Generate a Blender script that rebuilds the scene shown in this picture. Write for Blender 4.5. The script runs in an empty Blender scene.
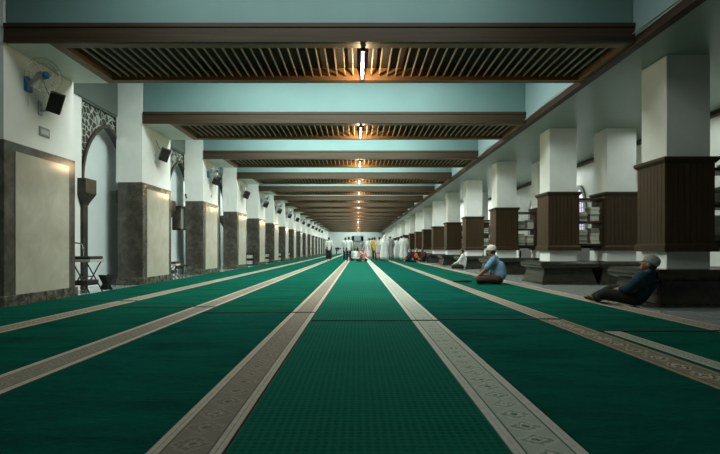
import bpy, bmesh, math, random
from mathutils import Vector, Matrix
random.seed(7)
S = bpy.context.scene
C = S.collection
PI = math.pi
F = 480.0; CX, CY, EYE = 357.5, 249.0, 0.84      # focal length in px, vanishing point, eye height
SP = 4.4                                          # bay spacing
LY0 = 6.80                                        # front face of the nearest left pillar and beam
RY0 = 7.55                                        # centre of the nearest right column
H = 3.77                                          # soffit height
NB = 18
ORD = ['nearest', 'second', 'third', 'fourth', 'fifth', 'sixth', 'seventh', 'eighth', 'ninth', 'tenth', 'eleventh',
       'twelfth', 'thirteenth', 'fourteenth', 'fifteenth', 'sixteenth', 'seventeenth', 'eighteenth', 'nineteenth']
def px(p, d): return (p - CX) * d / F

# ------------------------------------------------------------------ materials
def mat(name, col=(.5, .5, .5), rough=.6, metal=0., spec=.5, emit=None, estr=0.):
    m = bpy.data.materials.new(name); m.use_nodes = True
    b = m.node_tree.nodes['Principled BSDF']
    b.inputs['Base Color'].default_value = (*col, 1); b.inputs['Roughness'].default_value = rough
    b.inputs['Metallic'].default_value = metal; b.inputs['Specular IOR Level'].default_value = spec
    if emit: b.inputs['Emission Color'].default_value = (*emit, 1); b.inputs['Emission Strength'].default_value = estr
    return m
def nd(m, t, **kw):
    n = m.node_tree.nodes.new(t)
    for k, v in kw.items(): setattr(n, k, v)
    return n
def ln(m, a, b): m.node_tree.links.new(a, b)
def ramp(m, fac, stops, interp='LINEAR'):
    r = nd(m, 'ShaderNodeValToRGB'); r.color_ramp.interpolation = interp
    e = r.color_ramp.elements
    while len(e) < len(stops): e.new(.5)
    for q, (p, c) in zip(e, stops): q.position = p; q.color = (*c, 1)
    ln(m, fac, r.inputs[0]); return r.outputs[0]
def coords(m, scale=(1, 1, 1), kind='Object', rot=(0, 0, 0)):
    t = nd(m, 'ShaderNodeTexCoord'); mp = nd(m, 'ShaderNodeMapping')
    mp.inputs['Scale'].default_value = scale; mp.inputs['Rotation'].default_value = rot
    ln(m, t.outputs[kind], mp.inputs[0]); return mp.outputs[0]
def noise(m, vec, scale=5., detail=4., rough=.6, dist=0.):
    n = nd(m, 'ShaderNodeTexNoise'); n.inputs['Scale'].default_value = scale; n.inputs['Detail'].default_value = detail
    n.inputs['Roughness'].default_value = rough; n.inputs['Distortion'].default_value = dist
    ln(m, vec, n.inputs['Vector']); return n.outputs['Fac']
def setcol(m, out): ln(m, out, m.node_tree.nodes['Principled BSDF'].inputs['Base Color'])
def bump(m, h, strength=.3, dist=.01):
    b = nd(m, 'ShaderNodeBump'); b.inputs['Strength'].default_value = strength; b.inputs['Distance'].default_value = dist
    ln(m, h, b.inputs['Height']); ln(m, b.outputs[0], m.node_tree.nodes['Principled BSDF'].inputs['Normal'])
def noisy(name, c1, c2, scale=6., rough=.6, spec=.5, stretch=(1, 1, 1), lo=.35, hi=.65, detail=4., bmp=0., dist=0.):
    m = mat(name, c1, rough, spec=spec); f = noise(m, coords(m, stretch), scale, detail, dist=dist)
    setcol(m, ramp(m, f, [(lo, c1), (hi, c2)]))
    if bmp: bump(m, f, bmp)
    return m
def math_(m, op, a, b=None, v=None):
    n = nd(m, 'ShaderNodeMath', operation=op); ln(m, a, n.inputs[0])
    if b is not None: ln(m, b, n.inputs[1])
    if v is not None: n.inputs[1].default_value = v
    return n.outputs[0]

M = {}
M['white'] = noisy('white_paint', (.68, .70, .65), (.74, .75, .70), 2.5, .45, .4)
M['teal'] = noisy('teal_paint', (.128, .218, .206), (.142, .238, .225), .8, .6, .3)
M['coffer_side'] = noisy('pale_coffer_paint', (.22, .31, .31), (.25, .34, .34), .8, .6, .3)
M['soffit'] = noisy('soffit_paint', (.20, .255, .21), (.23, .285, .24), 1.2, .35, .5)
M['wood'] = noisy('dark_beam_wood', (.030, .020, .011), (.056, .039, .022), 3., .5, .2, (.25, 3, 9), .3, .7)
M['frame_wood'] = noisy('lamplit_frame_wood', (.15, .075, .026), (.21, .11, .042), 3., .5, .4, (.3, 4, 8), .3, .7)  # orange lamp glow on the frame is put into its base colour
M['slat'] = noisy('tan_slat', (.30, .245, .165), (.40, .33, .23), 4., .5, .4, (1, .2, 1))
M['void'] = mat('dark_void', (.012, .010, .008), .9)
M['case'] = noisy('brown_casing_wood', (.030, .0175, .0075), (.049, .029, .0125), 5., .45, .25, (6, 6, .35), .3, .7)
M['stone'] = noisy('dark_brown_marble', (.050, .045, .034), (.125, .11, .085), 5., .15, .5, (1, 1, 1), .40, .80, 8., dist=.8)
M['stone_base'] = noisy('mottled_base_marble', (.040, .036, .026), (.19, .165, .125), 9., .25, .5, (1, 1, 1), .42, .75, 8., dist=.6)
M['stone_dark'] = noisy('dark_capital_stone', (.020, .019, .014), (.045, .041, .032), 7., .3, .3)
M['marble'] = noisy('cream_marble', (.36, .335, .255), (.45, .42, .33), 2.2, .12, .5, (1, 1, 1), .3, .7, 8., dist=1.2)
M['plinth'] = noisy('black_green_marble', (.017, .017, .011), (.034, .033, .021), 7., .26, .35, (1, 1, 1), .4, .75, 8., dist=.6)
M['floor'] = noisy('grey_marble_floor', (.26, .29, .27), (.34, .36, .33), 1.5, .15, .5, detail=6.)
M['dark'] = mat('dark_metal', (.012, .012, .012), .45)
M['grille'] = noisy('black_speaker_grille', (.010, .010, .010), (.028, .027, .025), 220., .7, .3)
M['chrome'] = mat('chrome', (.65, .65, .62), .2, 1.)
M['grey'] = mat('grey_plastic', (.20, .20, .18), .5)
M['blue'] = mat('blue_plastic', (.015, .13, .33), .35)
M['bracket'] = mat('pale_bracket', (.45, .47, .44), .5)
M['tube'] = mat('lit_tube', (.9, .88, 1), .4, emit=(.90, .80, 1.), estr=1.15)
M['paper'] = noisy('paper_edges', (.42, .41, .34), (.62, .60, .52), 60., .7, .2, (.2, .2, 6))
M['pink_light'] = mat('window_glow', (.7, .65, .75), .4, emit=(.85, .75, .95), estr=.9)
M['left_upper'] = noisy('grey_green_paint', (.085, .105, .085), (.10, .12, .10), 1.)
M['trim'] = noisy('reddish_trim_wood', (.024, .014, .010), (.045, .027, .018), 5., .5, .2, (6, .4, 6))
M['cable'] = mat('tan_cable', (.42, .32, .20), .5)
M['cushion'] = mat('dark_cushion', (.025, .022, .020), .6)
M['cream'] = mat('cream_plastic', (.50, .47, .38), .45)
M['wall_far'] = noisy('far_wall_paint', (.36, .41, .40), (.42, .46, .45), .5, .6)
M['grey_wall'] = mat('niche_grey', (.12, .15, .15), .6)
M['nook'] = noisy('pale_blue_wall', (.66, .74, .73), (.71, .78, .76), .7, .35, .4)

def lattice_mat():
    m = mat('pierced_lattice', (.5, .5, .45), .6)
    v = nd(m, 'ShaderNodeTexVoronoi', feature='DISTANCE_TO_EDGE'); v.inputs['Scale'].default_value = 7.5
    v.inputs['Randomness'].default_value = .75
    ln(m, coords(m, (1, 1, 1)), v.inputs['Vector'])
    setcol(m, ramp(m, v.outputs['Distance'], [(.0, (.36, .38, .33)), (.055, (.32, .34, .29)), (.075, (.02, .022, .018))]))
    return m
M['lattice'] = lattice_mat()

def carpet_mat(name, c1, c2, dots=False):
    m = mat(name, c1, .95, spec=.02)
    n1 = noise(m, coords(m, (.45, 1.6, 1)), 2.2, 6., .68, .5)
    n2 = noise(m, coords(m, (1, 3., 1)), 16., 4., .75)
    s = math_(m, 'ADD', math_(m, 'MULTIPLY', n1, v=.62), math_(m, 'MULTIPLY', n2, v=.38))
    col = ramp(m, s, [(.38, c1), (.62, c2)])
    if dots:
        v = nd(m, 'ShaderNodeTexVoronoi', feature='F1'); v.inputs['Scale'].default_value = 27.; v.inputs['Randomness'].default_value = .12
        ln(m, coords(m, (1, 1, .001)), v.inputs['Vector'])
        mx = nd(m, 'ShaderNodeMix', data_type='RGBA'); fac = ramp(m, v.outputs['Distance'], [(.20, (0, 0, 0)), (.50, (1, 1, 1))])
        ln(m, fac, mx.inputs['Factor']); ln(m, col, mx.inputs[6])
        mx.inputs[7].default_value = (c2[0] * 1.8, c2[1] * 1.12, c2[2] * 1.2, 1); col = mx.outputs[2]
        bump(m, v.outputs['Distance'], .45, .01)
    else: bump(m, s, .6, .03)
    setcol(m, col); return m
M['carpet'] = carpet_mat('green_carpet', (.0008, .044, .027), (.0025, .090, .056))
M['carpet_dark'] = carpet_mat('deep_green_carpet', (.0006, .042, .030), (.0018, .084, .060))
M['carpet_dots'] = carpet_mat('dotted_green_carpet', (.0016, .050, .031), (.0048, .094, .059), True)
M['seam_strip'] = mat('dark_seam', (.001, .018, .014), .9)

def border_mat(name, pale, field, fig, w, per, dens=.5):
    """x of the object runs across the strip (0 = centre), y along it; a chain of lozenges between pale rails."""
    m = mat(name, pale, .9, spec=.12)
    sx = nd(m, 'ShaderNodeSeparateXYZ'); ln(m, coords(m), sx.inputs[0])
    a = math_(m, 'DIVIDE', math_(m, 'ABSOLUTE', sx.outputs[0]), v=w / 2)
    fy = math_(m, 'MULTIPLY', math_(m, 'ABSOLUTE', math_(m, 'SUBTRACT', math_(m, 'FRACT', math_(m, 'DIVIDE', sx.outputs[1], v=per)), v=.5)), v=2.)
    n = noise(m, coords(m), 30., 4., .75); nb = math_(m, 'MULTIPLY', math_(m, 'SUBTRACT', n, v=.5), v=1.5)
    dm = math_(m, 'ADD', math_(m, 'ADD', math_(m, 'MULTIPLY', a, v=1.5), fy), nb)
    mid = tuple((x * dens + y * (1 - dens)) for x, y in zip(field, fig))
    inner = ramp(m, dm, [(.16, fig), (.30, field), (.48, field), (.56, fig), (.74, mid), (.93, field), (1., mid)])
    k = math_(m, 'LESS_THAN', a, v=.60)
    thin = ramp(m, a, [(.60, fig), (.65, fig), (.67, pale), (.79, pale), (.81, mid), (.84, pale), (.96, pale), (1., fig)])
    wr = nd(m, 'ShaderNodeMix', data_type='RGBA', blend_type='MULTIPLY'); wr.inputs['Factor'].default_value = .6
    ln(m, thin, wr.inputs[6]); ln(m, ramp(m, n, [(.3, (.62, .60, .56)), (.6, (1, 1, 1))]), wr.inputs[7])
    mx = nd(m, 'ShaderNodeMix', data_type='RGBA'); ln(m, k, mx.inputs['Factor']); ln(m, wr.outputs[2], mx.inputs[6]); ln(m, inner, mx.inputs[7])
    setcol(m, mx.outputs[2]); bump(m, n, .4, .01); return m
M['border_grey'] = border_mat('grey_beige_border', (.48, .43, .345), (.27, .24, .19), (.135, .115, .085), .31, .19)
M['border_green'] = border_mat('pale_green_figured_border', (.50, .485, .43), (.44, .45, .38), (.085, .15, .095), .31, .16, .72)
M['border_tan'] = border_mat('tan_figured_border', (.43, .37, .29), (.34, .295, .225), (.11, .085, .06), .29, .24)
M['border_gold'] = border_mat('gold_brown_figured_border', (.27, .225, .15), (.42, .37, .27), (.040, .030, .018), .29, .26, .35)
M['border_pale'] = border_mat('pale_narrow_border', (.42, .44, .37), (.40, .39, .31), (.13, .14, .10), .16, .18)

# ------------------------------------------------------------------ mesh helpers
def box(bm, x0, x1, y0, y1, z0, z1):
    v = [bm.verts.new(p) for p in ((x0, y0, z0), (x1, y0, z0), (x1, y1, z0), (x0, y1, z0), (x0, y0, z1), (x1, y0, z1), (x1, y1, z1), (x0, y1, z1))]
    for f in ((3, 2, 1, 0), (4, 5, 6, 7), (0, 1, 5, 4), (1, 2, 6, 5), (2, 3, 7, 6), (3, 0, 4, 7)): bm.faces.new([v[i] for i in f])
    return v
def rbox(bm, x0, x1, y0, y1, z0, z1, bev=.01, seg=2):
    v = box(bm, x0, x1, y0, y1, z0, z1)
    bmesh.ops.bevel(bm, geom=list({e for q in v for e in q.link_edges}), offset=bev, segments=seg, affect='EDGES', profile=.6)
def frame_of(d):
    d = d.normalized(); u = Vector((0, 0, 1)) if abs(d.z) < .9 else Vector((1, 0, 0))
    a = d.cross(u).normalized(); return a, d.cross(a).normalized()
def tube(bm, pts, r, n=8, cap=True):
    pts = [Vector(p) for p in pts]; rings = []
    for i, p in enumerate(pts):
        d = pts[min(i + 1, len(pts) - 1)] - pts[max(i - 1, 0)]; a, b = frame_of(d)
        rr = r[i] if isinstance(r, (list, tuple)) else r
        rings.append([bm.verts.new(p + (a * math.cos(t) + b * math.sin(t)) * rr) for t in [2 * PI * k / n for k in range(n)]])
    for p, q in zip(rings, rings[1:]):
        for k in range(n): bm.faces.new((p[k], p[(k + 1) % n], q[(k + 1) % n], q[k]))
    if cap: bm.faces.new(rings[0][::-1]); bm.faces.new(rings[-1])
def capsule(bm, a, b, ra, rb, n=12):
    a, b = Vector(a), Vector(b); d = (b - a); L = d.length; d = d / max(L, 1e-6)
    pts, rs = [], []
    for t in (80, 60, 35, 0): pts.append(a - d * ra * math.sin(math.radians(t))); rs.append(ra * math.cos(math.radians(t)))
    for t in (0, 35, 60, 80): pts.append(b + d * rb * math.sin(math.radians(t))); rs.append(rb * math.cos(math.radians(t)))
    u, w = frame_of(d); rings = []
    for p, r in zip(pts, rs): rings.append([bm.verts.new(p + (u * math.cos(2 * PI * k / n) + w * math.sin(2 * PI * k / n)) * r) for k in range(n)])
    for p, q in zip(rings, rings[1:]):
        for k in range(n): bm.faces.new((p[k], p[(k + 1) % n], q[(k + 1) % n], q[k]))
    bm.faces.new(rings[0][::-1]); bm.faces.new(rings[-1])
def ell(bm, c, r, rot=None, u=16, v=12):
    mt = Matrix.Translation(Vector(c)) @ (rot.to_4x4() if rot else Matrix()) @ Matrix.Diagonal((*r, 1))
    bmesh.ops.create_uvsphere(bm, u_segments=u, v_segments=v, radius=1., matrix=mt)
def rect_loft(bm, cx, cy, prof):
    """prof = [(half_x, half_y, z)] -> stacked rectangles, closed"""
    rings = [[bm.verts.new((cx + sx * hx, cy + sy * hy, z)) for sx, sy in ((-1, -1), (1, -1), (1, 1), (-1, 1))] for hx, hy, z in prof]
    for p, q in zip(rings, rings[1:]):
        for k in range(4): bm.faces.new((p[k], p[(k + 1) % 4], q[(k + 1) % 4], q[k]))
    bm.faces.new(rings[0][::-1]); bm.faces.new(rings[-1])
def lathe(bm, prof, n=20, mt=None):
    rings = [[bm.verts.new((r * math.cos(2 * PI * k / n), r * math.sin(2 * PI * k / n), z)) for k in range(n)] for r, z in prof]
    for p, q in zip(rings, rings[1:]):
        for k in range(n): bm.faces.new((p[k], p[(k + 1) % n], q[(k + 1) % n], q[k]))
    bm.faces.new(rings[0][::-1]); bm.faces.new(rings[-1])
    if mt: bmesh.ops.transform(bm, matrix=mt, verts=[v for r in rings for v in r])
def obj(name, bm, m, parent=None, smooth=False, loc=None):
    me = bpy.data.meshes.new(name)
    if hasattr(bm, 'verts') and not isinstance(bm, bpy.types.Mesh):
        bmesh.ops.recalc_face_normals(bm, faces=bm.faces); bm.to_mesh(me); bm.free()
    else: me = bm
    me.materials.clear(); me.materials.append(m)
    if smooth:
        for p in me.polygons: p.use_smooth = True
    o = bpy.data.objects.new(name, me); C.objects.link(o); o.parent = parent
    if loc: o.location = loc
    return o
def tag(o, label, cat, group=None):
    o['label'] = label; o['category'] = cat
    if group: o['group'] = group
    return o
def thing(name, label, cat, loc=(0, 0, 0), rz=0, group=None):
    o = bpy.data.objects.new(name, None); C.objects.link(o); o.location = loc; o.rotation_euler = (0, 0, rz)
    o.empty_display_size = .2
    return tag(o, label, cat, group)
def struct(name, bm, m, **k):
    o = obj(name, bm, m, **k); o['kind'] = 'structure'; return o
def dup(root, loc, label, rz=None):
    r = root.copy(); C.objects.link(r); r.location = loc; r['label'] = label
    if rz is not None: r.rotation_euler = (0, 0, rz)
    for ch in list(root.children):
        c = ch.copy(); C.objects.link(c); c.parent = r
        for g in list(ch.children):
            d = g.copy(); C.objects.link(d); d.parent = c
    return r
B = bmesh.new

# ------------------------------------------------------------------ setting
YB, YE = -3.0, LY0 + SP * NB + 1.2      # back and far limits
bm = B(); box(bm, -7.4, 8.2, YB, YE, -.2, 0); struct('floor', bm, M['floor'])
bm = B(); box(bm, -7.4, 8.2, YE, YE + .2, -.2, 5.6); struct('wall_far', bm, M['wall_far'])
bm = B(); box(bm, 7.7, 7.9, YB, YE, 0, H); struct('wall_right', bm, M['white'])
bm = B(); box(bm, 7.55, 7.7, YB, YE, H - .09, H); struct('trim_2', bm, M['trim'])
bm = B(); box(bm, -7.2, -7.0, YB, YE, 0, 5.25); struct('wall_left', bm, M['nook'])
bm = B(); box(bm, -7.2, 4.05, YB, YE, 5.25, 5.4); struct('ceiling', bm, M['teal'])
bm = B(); box(bm, 4.0, 8.0, YB, YE, H, H + .15); struct('ceiling.001', bm, M['soffit'])
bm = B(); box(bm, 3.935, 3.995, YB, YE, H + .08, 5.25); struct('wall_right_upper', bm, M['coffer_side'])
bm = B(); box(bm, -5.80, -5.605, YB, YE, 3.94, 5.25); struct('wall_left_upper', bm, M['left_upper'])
bm = B(); rbox(bm, 3.93, 4.07, YB, YE, H - .035, H + .085, .012); struct('trim_1', bm, M['trim'])

# niche / doorway in the far wall
dr = B(); Yd = YE
box(dr, -1.05, -.62, Yd - .25, Yd, 0, 3.2); box(dr, .62, 1.05, Yd - .25, Yd, 0, 3.2); box(dr, -1.05, 1.05, Yd - .25, Yd, 2.3, 3.2)
dd = struct('door_1', dr, M['grey_wall'])
b2 = B()
pts = [(-.62, 0), (.62, 0), (.62, 1.6), (.35, 2.1), (0, 2.3), (-.35, 2.1), (-.62, 1.6)]
vs = [b2.verts.new((x, Yd - .03, z)) for x, z in pts]; b2.faces.new(vs)
obj('door_leaf', b2, M['grey'], dd)
b2 = B()
pts = [(-.2, 0), (.2, 0), (.2, .9), (0, 1.25), (-.2, .9)]
vs = [b2.verts.new((x, Yd - .06, z)) for x, z in pts]; b2.faces.new(vs)
obj('door_opening', b2, M['void'], dd)

# ------------------------------------------------------------------ prayer carpets
def carpet(x0, x1, y0, y1, field, border, bw, bx, label, left=None, th=.014):
    t = thing('prayer_carpet', label, 'carpet', ((x0 + x1) / 2, (y0 + y1) / 2, 0), 0, 'rows of green prayer carpet')
    cx, cy = (x0 + x1) / 2, (y0 + y1) / 2
    def strip(nm, a, b, m, h):
        q = B(); n = max(2, int((y1 - y0) / 1.5)); L = (y1 - y0)
        # slightly wavering long edges so that rolls do not look ruled
        top = [[], []]; bot = [[], []]
        for i in range(n + 1):
            y = -L / 2 + L * i / n; w = random.uniform(-.002, .002)
            for s, xx in enumerate((a, b)):
                top[s].append(q.verts.new((xx - (a + b) / 2 + w, y, h))); bot[s].append(q.verts.new((xx - (a + b) / 2 + w, y, 0)))
        for i in range(n):
            q.faces.new((top[0][i], top[1][i], top[1][i + 1], top[0][i + 1]))
            q.faces.new((bot[0][i], bot[0][i + 1], bot[1][i + 1], bot[1][i]))
            for s in (0, 1): q.faces.new((top[s][i], top[s][i + 1], bot[s][i + 1], bot[s][i]))
        q.faces.new((top[0][0], bot[0][0], bot[1][0], top[1][0])); q.faces.new((top[0][-1], bot[0][-1], bot[1][-1], top[1][-1]))
        return obj(nm, q, m, t, loc=((a + b) / 2 - cx, 0, 0))
    a = x0
    if left:
        strip('border_strip', x0 + left[1], x0 + left[1] + left[0], left[2], th + .004)
    f = strip('pile_field', a, bx - bw / 2 if abs(bx + bw / 2 - x1) < .08 else x1, field, th)
    strip('border_strip', bx - bw / 2, bx + bw / 2, border, th + .003)
    q = B(); box(q, -(x1 - x0) / 2 + .01, (x1 - x0) / 2 - .01, -(y1 - y0) / 2 - .0, -(y1 - y0) / 2 + .05, .002, th + .006); obj('seam_strip', q, M['seam_strip'], t)  # dark strip across the carpet end, draws the cross seam line
    return t
YF = YE - .3
G, D, T = M['carpet'], M['carpet_dark'], M['carpet_dots']
carpet(-4.97, -3.49, -1.2, 7.6, G, M['border_tan'], .30, -3.645, 'near dark green carpet along left pillar bases with narrow tan border')
carpet(-4.97, -3.49, 7.62, YF, G, M['border_tan'], .30, -3.645, 'far green carpet running along the left pillar bases with tan border')
carpet(-3.485, -2.02, -1.2, 6.8, G, M['border_grey'], .31, -2.18, 'near green carpet with grey-brown border, second row from left pillars')
carpet(-3.485, -2.02, 6.82, YF, G, M['border_grey'], .31, -2.18, 'far stretch of green carpet, second row from left pillars')
carpet(-2.015, -.54, -1.2, 6.2, D, M['border_grey'], .31, -.70, 'near dark green carpet with grey-brown border, left of dotted centre carpet')
carpet(-2.015, -.54, 6.22, YF, G, M['border_grey'], .31, -.70, 'far stretch of green carpet, left of dotted centre carpet')
carpet(-.535, .94, -1.2, 5.5, T, M['border_green'], .31, .78, 'near dotted green centre carpet with pale figured border on its right')
carpet(-.535, .94, 5.52, YF, T, M['border_green'], .31, .78, 'far dotted green centre carpet beyond the cross seam')
carpet(.945, 2.41, -1.2, 5.62, D, M['border_gold'], .29, 2.262, 'near deep green carpet with gold-brown chain border, right of pale border')
carpet(.945, 2.41, 5.64, YF, D, M['border_tan'], .25, 2.27, 'far deep green carpet with tan border under right half of hall')
carpet(2.415, 3.89, -1.2, 4.8, G, M['border_tan'], .29, 3.742, 'near green carpet with extra narrow pale border beside the gold-brown one', left=(.16, .05, M['border_pale']))
carpet(2.415, 3.89, 4.82, YF, G, M['border_tan'], .29, 3.742, 'far green carpet at the right edge, under the man in blue')

# ------------------------------------------------------------------ left pillars
PX0, PX1, PD = -5.60, -5.01, 1.72
def make_pillar():
    t = thing('pillar', '', 'pillar', (0, 0, 0), 0, 'left row of stone-clad pillars')
    bm = B(); box(bm, PX0 - .04, PX1 - .02, .02, PD - .02, 2.38, 5.25); obj('shaft', bm, M['white'], t)
    bm = B(); rbox(bm, PX0, PX1, 0, PD, .16, 2.40, .008, 1); obj('stone_cladding', bm, M['stone'], t)
    bm = B(); box(bm, PX1 - .02, PX1 + .012, .22, PD - .20, .17, 2.27); obj('marble_panel', bm, M['marble'], t)
    bm = B(); rbox(bm, PX0 - .02, PX1 + .035, -.035, PD + .035, 0, .17, .01, 1); obj('base', bm, M['stone_base'], t)
    return t
pil = make_pillar()
for i in range(NB):
    lab = f'white pillar with dark stone cladding and cream marble panel, {ORD[i]} in left row'
    if i == 0: pil.location = (0, LY0, 0); pil['label'] = lab
    else: dup(pil, (0, LY0 + SP * i, 0), lab)

# ------------------------------------------------------------------ arched lattice screens between left pillars
def make_screen():
    """local: x=0 screen face, y=0 arch centre, opening toward +x"""
    t = thing('arch_screen', '', 'arch screen', (0, 0, 0), 0, 'pointed arch screens behind the left pillars')
    hw, zs, za, ztop, y0, y1 = .95, 2.28, 3.58, 3.93, -1.62, 1.15
    def arch(k, n=14):                      # two-centred pointed arch, offset k outward
        h = za - zs; r0 = (hw * hw + h * h) / (2 * hw); c = -hw + r0; r = r0 + k
        am = math.acos(max(-1., min(1., c / r))); q = [(c - r * math.cos(am * i / n), zs + r * math.sin(am * i / n)) for i in range(n + 1)]
        q[-1] = (0., q[-1][1])
        return q + [(-y, z) for y, z in q[-2::-1]]
    bm = B(); A = arch(.07)
    out = []
    N = len(A)
    for i, (y, z) in enumerate(A):
        out.append((max(-1.05, min(1.15, y * 1.4)), ztop) if abs(y) < .93 else (-1.05 if y < 0 else 1.15, ztop if i not in (0, N - 1) else zs))
    for x in (0, -.06):
        a = [bm.verts.new((x, y, z)) for y, z in A]; o = [bm.verts.new((x, y, z)) for y, z in out]
        for i in range(N - 1):
            try: bm.faces.new((a[i], a[i + 1], o[i + 1], o[i]))
            except Exception: pass
    obj('lattice', bm, M['lattice'], t)
    bm = B(); A, A2 = arch(0), arch(.07)
    ring = []
    for (y, z), (yo, zo) in zip(A, A2): ring.append([bm.verts.new(p) for p in ((.05, y, z), (.05, yo, zo), (-.08, yo, zo), (-.08, y, z))])
    for p, q in zip(ring, ring[1:]):
        for k in range(4): bm.faces.new((p[k], p[(k + 1) % 4], q[(k + 1) % 4], q[k]))
    bm.faces.new(ring[0]); bm.faces.new(ring[-1][::-1])
    obj('arch_band', bm, M['stone_dark'], t)
    for s in (-1, 1):
        bm = B(); yc = s * (hw + .06)
        rect_loft(bm, .02, yc, [(.09, .10, 1.74), (.11, .12, 1.80), (.18, .19, 1.94), (.20, .20, 1.98), (.20, .20, 2.27)]); obj('capital', bm, M['stone_dark'], t)
        bm = B(); rbox(bm, -.08, .11, yc - .09, yc + .09, 0, 1.75, .02); obj('pilaster', bm, M['stone_dark'], t)
    bm = B(); rbox(bm, -.05, .05, y0, -1.05, 0, 3.94, .01); obj('side_panel', bm, M['white'], t)
    bm = B(); rbox(bm, -.05, .0, -1.06, -1.04, 0, 2.3, .01); obj('side_panel', bm, M['white'], t)
    bm = B(); box(bm, -.02, .05, y0, y1, 3.90, 3.94); obj('top_rail', bm, M['left_upper'], t)
    bm = B(); box(bm, -.30, -.26, -.95, 1.15, 0, 3.6); box(bm, -.32, -.24, -.95, 1.15, .0, .55); obj('infill_panel', bm, M['nook'], t)
    return t
scr = make_screen(); SX = -5.68
for i in range(10):
    lab = f'pointed arch screen with dark lattice and stone capitals, behind {ORD[i]} left pillar'
    loc = (SX, LY0 + 4.05 + SP * i, 0)
    if i == 0: scr.location = loc; scr['label'] = lab
    else: dup(scr, loc, lab)

# ------------------------------------------------------------------ ceiling beams with louvres and tubes
BX0, BX1, LX0, BD = PX1, 3.93, -4.40, 1.68
def make_beam():
    t = thing('ceiling_beam', '', 'ceiling beam', (0, 0, 0), 0, 'deep ceiling beams with louvred undersides')
    bm = B(); box(bm, BX0, BX1, .05, BD, 4.0, 5.25); obj('beam_face', bm, M['teal'], t)
    bm = B(); rbox(bm, BX0, BX1, 0, .05, H, 4.04, .006, 1); box(bm, BX0, BX1, -.015, 0, 3.985, 4.04); box(bm, BX0, BX1, -.012, 0, H, H + .035)
    obj('fascia', bm, M['wood'], t)
    bm = B(); box(bm, BX0, LX0, .05, BD, H, 4.0); obj('end_panel', bm, M['white'], t)
    bm = B(); fw = .15
    box(bm, LX0, BX1, .05, .05 + fw, H, H + .212); box(bm, LX0, BX1, BD - fw, BD, H, H + .212)
    box(bm, LX0, LX0 + .15, .05 + fw, BD - fw, H, H + .212); box(bm, BX1 - .1, BX1, .05 + fw, BD - fw, H, H + .212)
    obj('louvre_frame', bm, M['frame_wood'], t)
    bm = B(); sx = .08
    for k in range(1, 40):
        for s in (-1, 1):
            x = sx + s * (.155 + .139 * (k - 1))
            if LX0 + .17 < x < BX1 - .12: box(bm, x - .0085, x + .0085, .2, BD - .15, H + .06, H + .092)
    obj('louvre_slats', bm, M['slat'], t)
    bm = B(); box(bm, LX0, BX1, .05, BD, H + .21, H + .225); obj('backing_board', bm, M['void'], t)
    return t
bmroot = make_beam()
def make_tube():
    t = thing('fluorescent_lamp', '', 'lamp', (0, 0, 0), 0, 'fluorescent tubes along the ceiling')
    bm = B(); tube(bm, [(0, -.57, 0), (0, .57, 0)], .027, 12); obj('glass_tube', bm, M['tube'], t, True)
    for s in (-1, 1):
        bm = B(); rbox(bm, -.03, .03, s * .60 - .03, s * .60 + .03, -.03, .06, .008); obj('end_cap', bm, M['dark'], t)
    bm = B(); rbox(bm, -.03, .03, -.62, .62, .045, .10, .006); box(bm, -.01, .01, -.42, -.40, .09, .216); box(bm, -.01, .01, .40, .42, .09, .216); obj('batten', bm, M['bracket'], t)
    return t
tb = make_tube()
for i in range(NB):
    y = LY0 + SP * i
    lab = f'dark brown fascia and tan louvred underside of {ORD[i]} ceiling beam over the hall'
    l2 = f'lit fluorescent tube under {ORD[i]} ceiling beam from the camera'
    if i == 0:
        bmroot.location = (0, y, 0); bmroot['label'] = lab; tb.location = (.08, y + .84, H - .005); tb['label'] = l2
    else: dup(bmroot, (0, y, 0), lab); dup(tb, (.08, y + .84, H - .005), l2)
# loose cable along the right trim
bm = B(); pts = []
for k in range(0, 80):
    y = 5.5 + k * .32; pts.append((3.905 + .02 * math.sin(k * .9), y, H + .09 + .035 * math.sin(k * .55) * (1 if k % 9 < 5 else .3)))
tube(bm, pts, .009, 6); tag(obj('cable', bm, M['cable'], smooth=True), 'thin tan cable strung loosely along the dark ceiling trim at right', 'cable')

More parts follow.
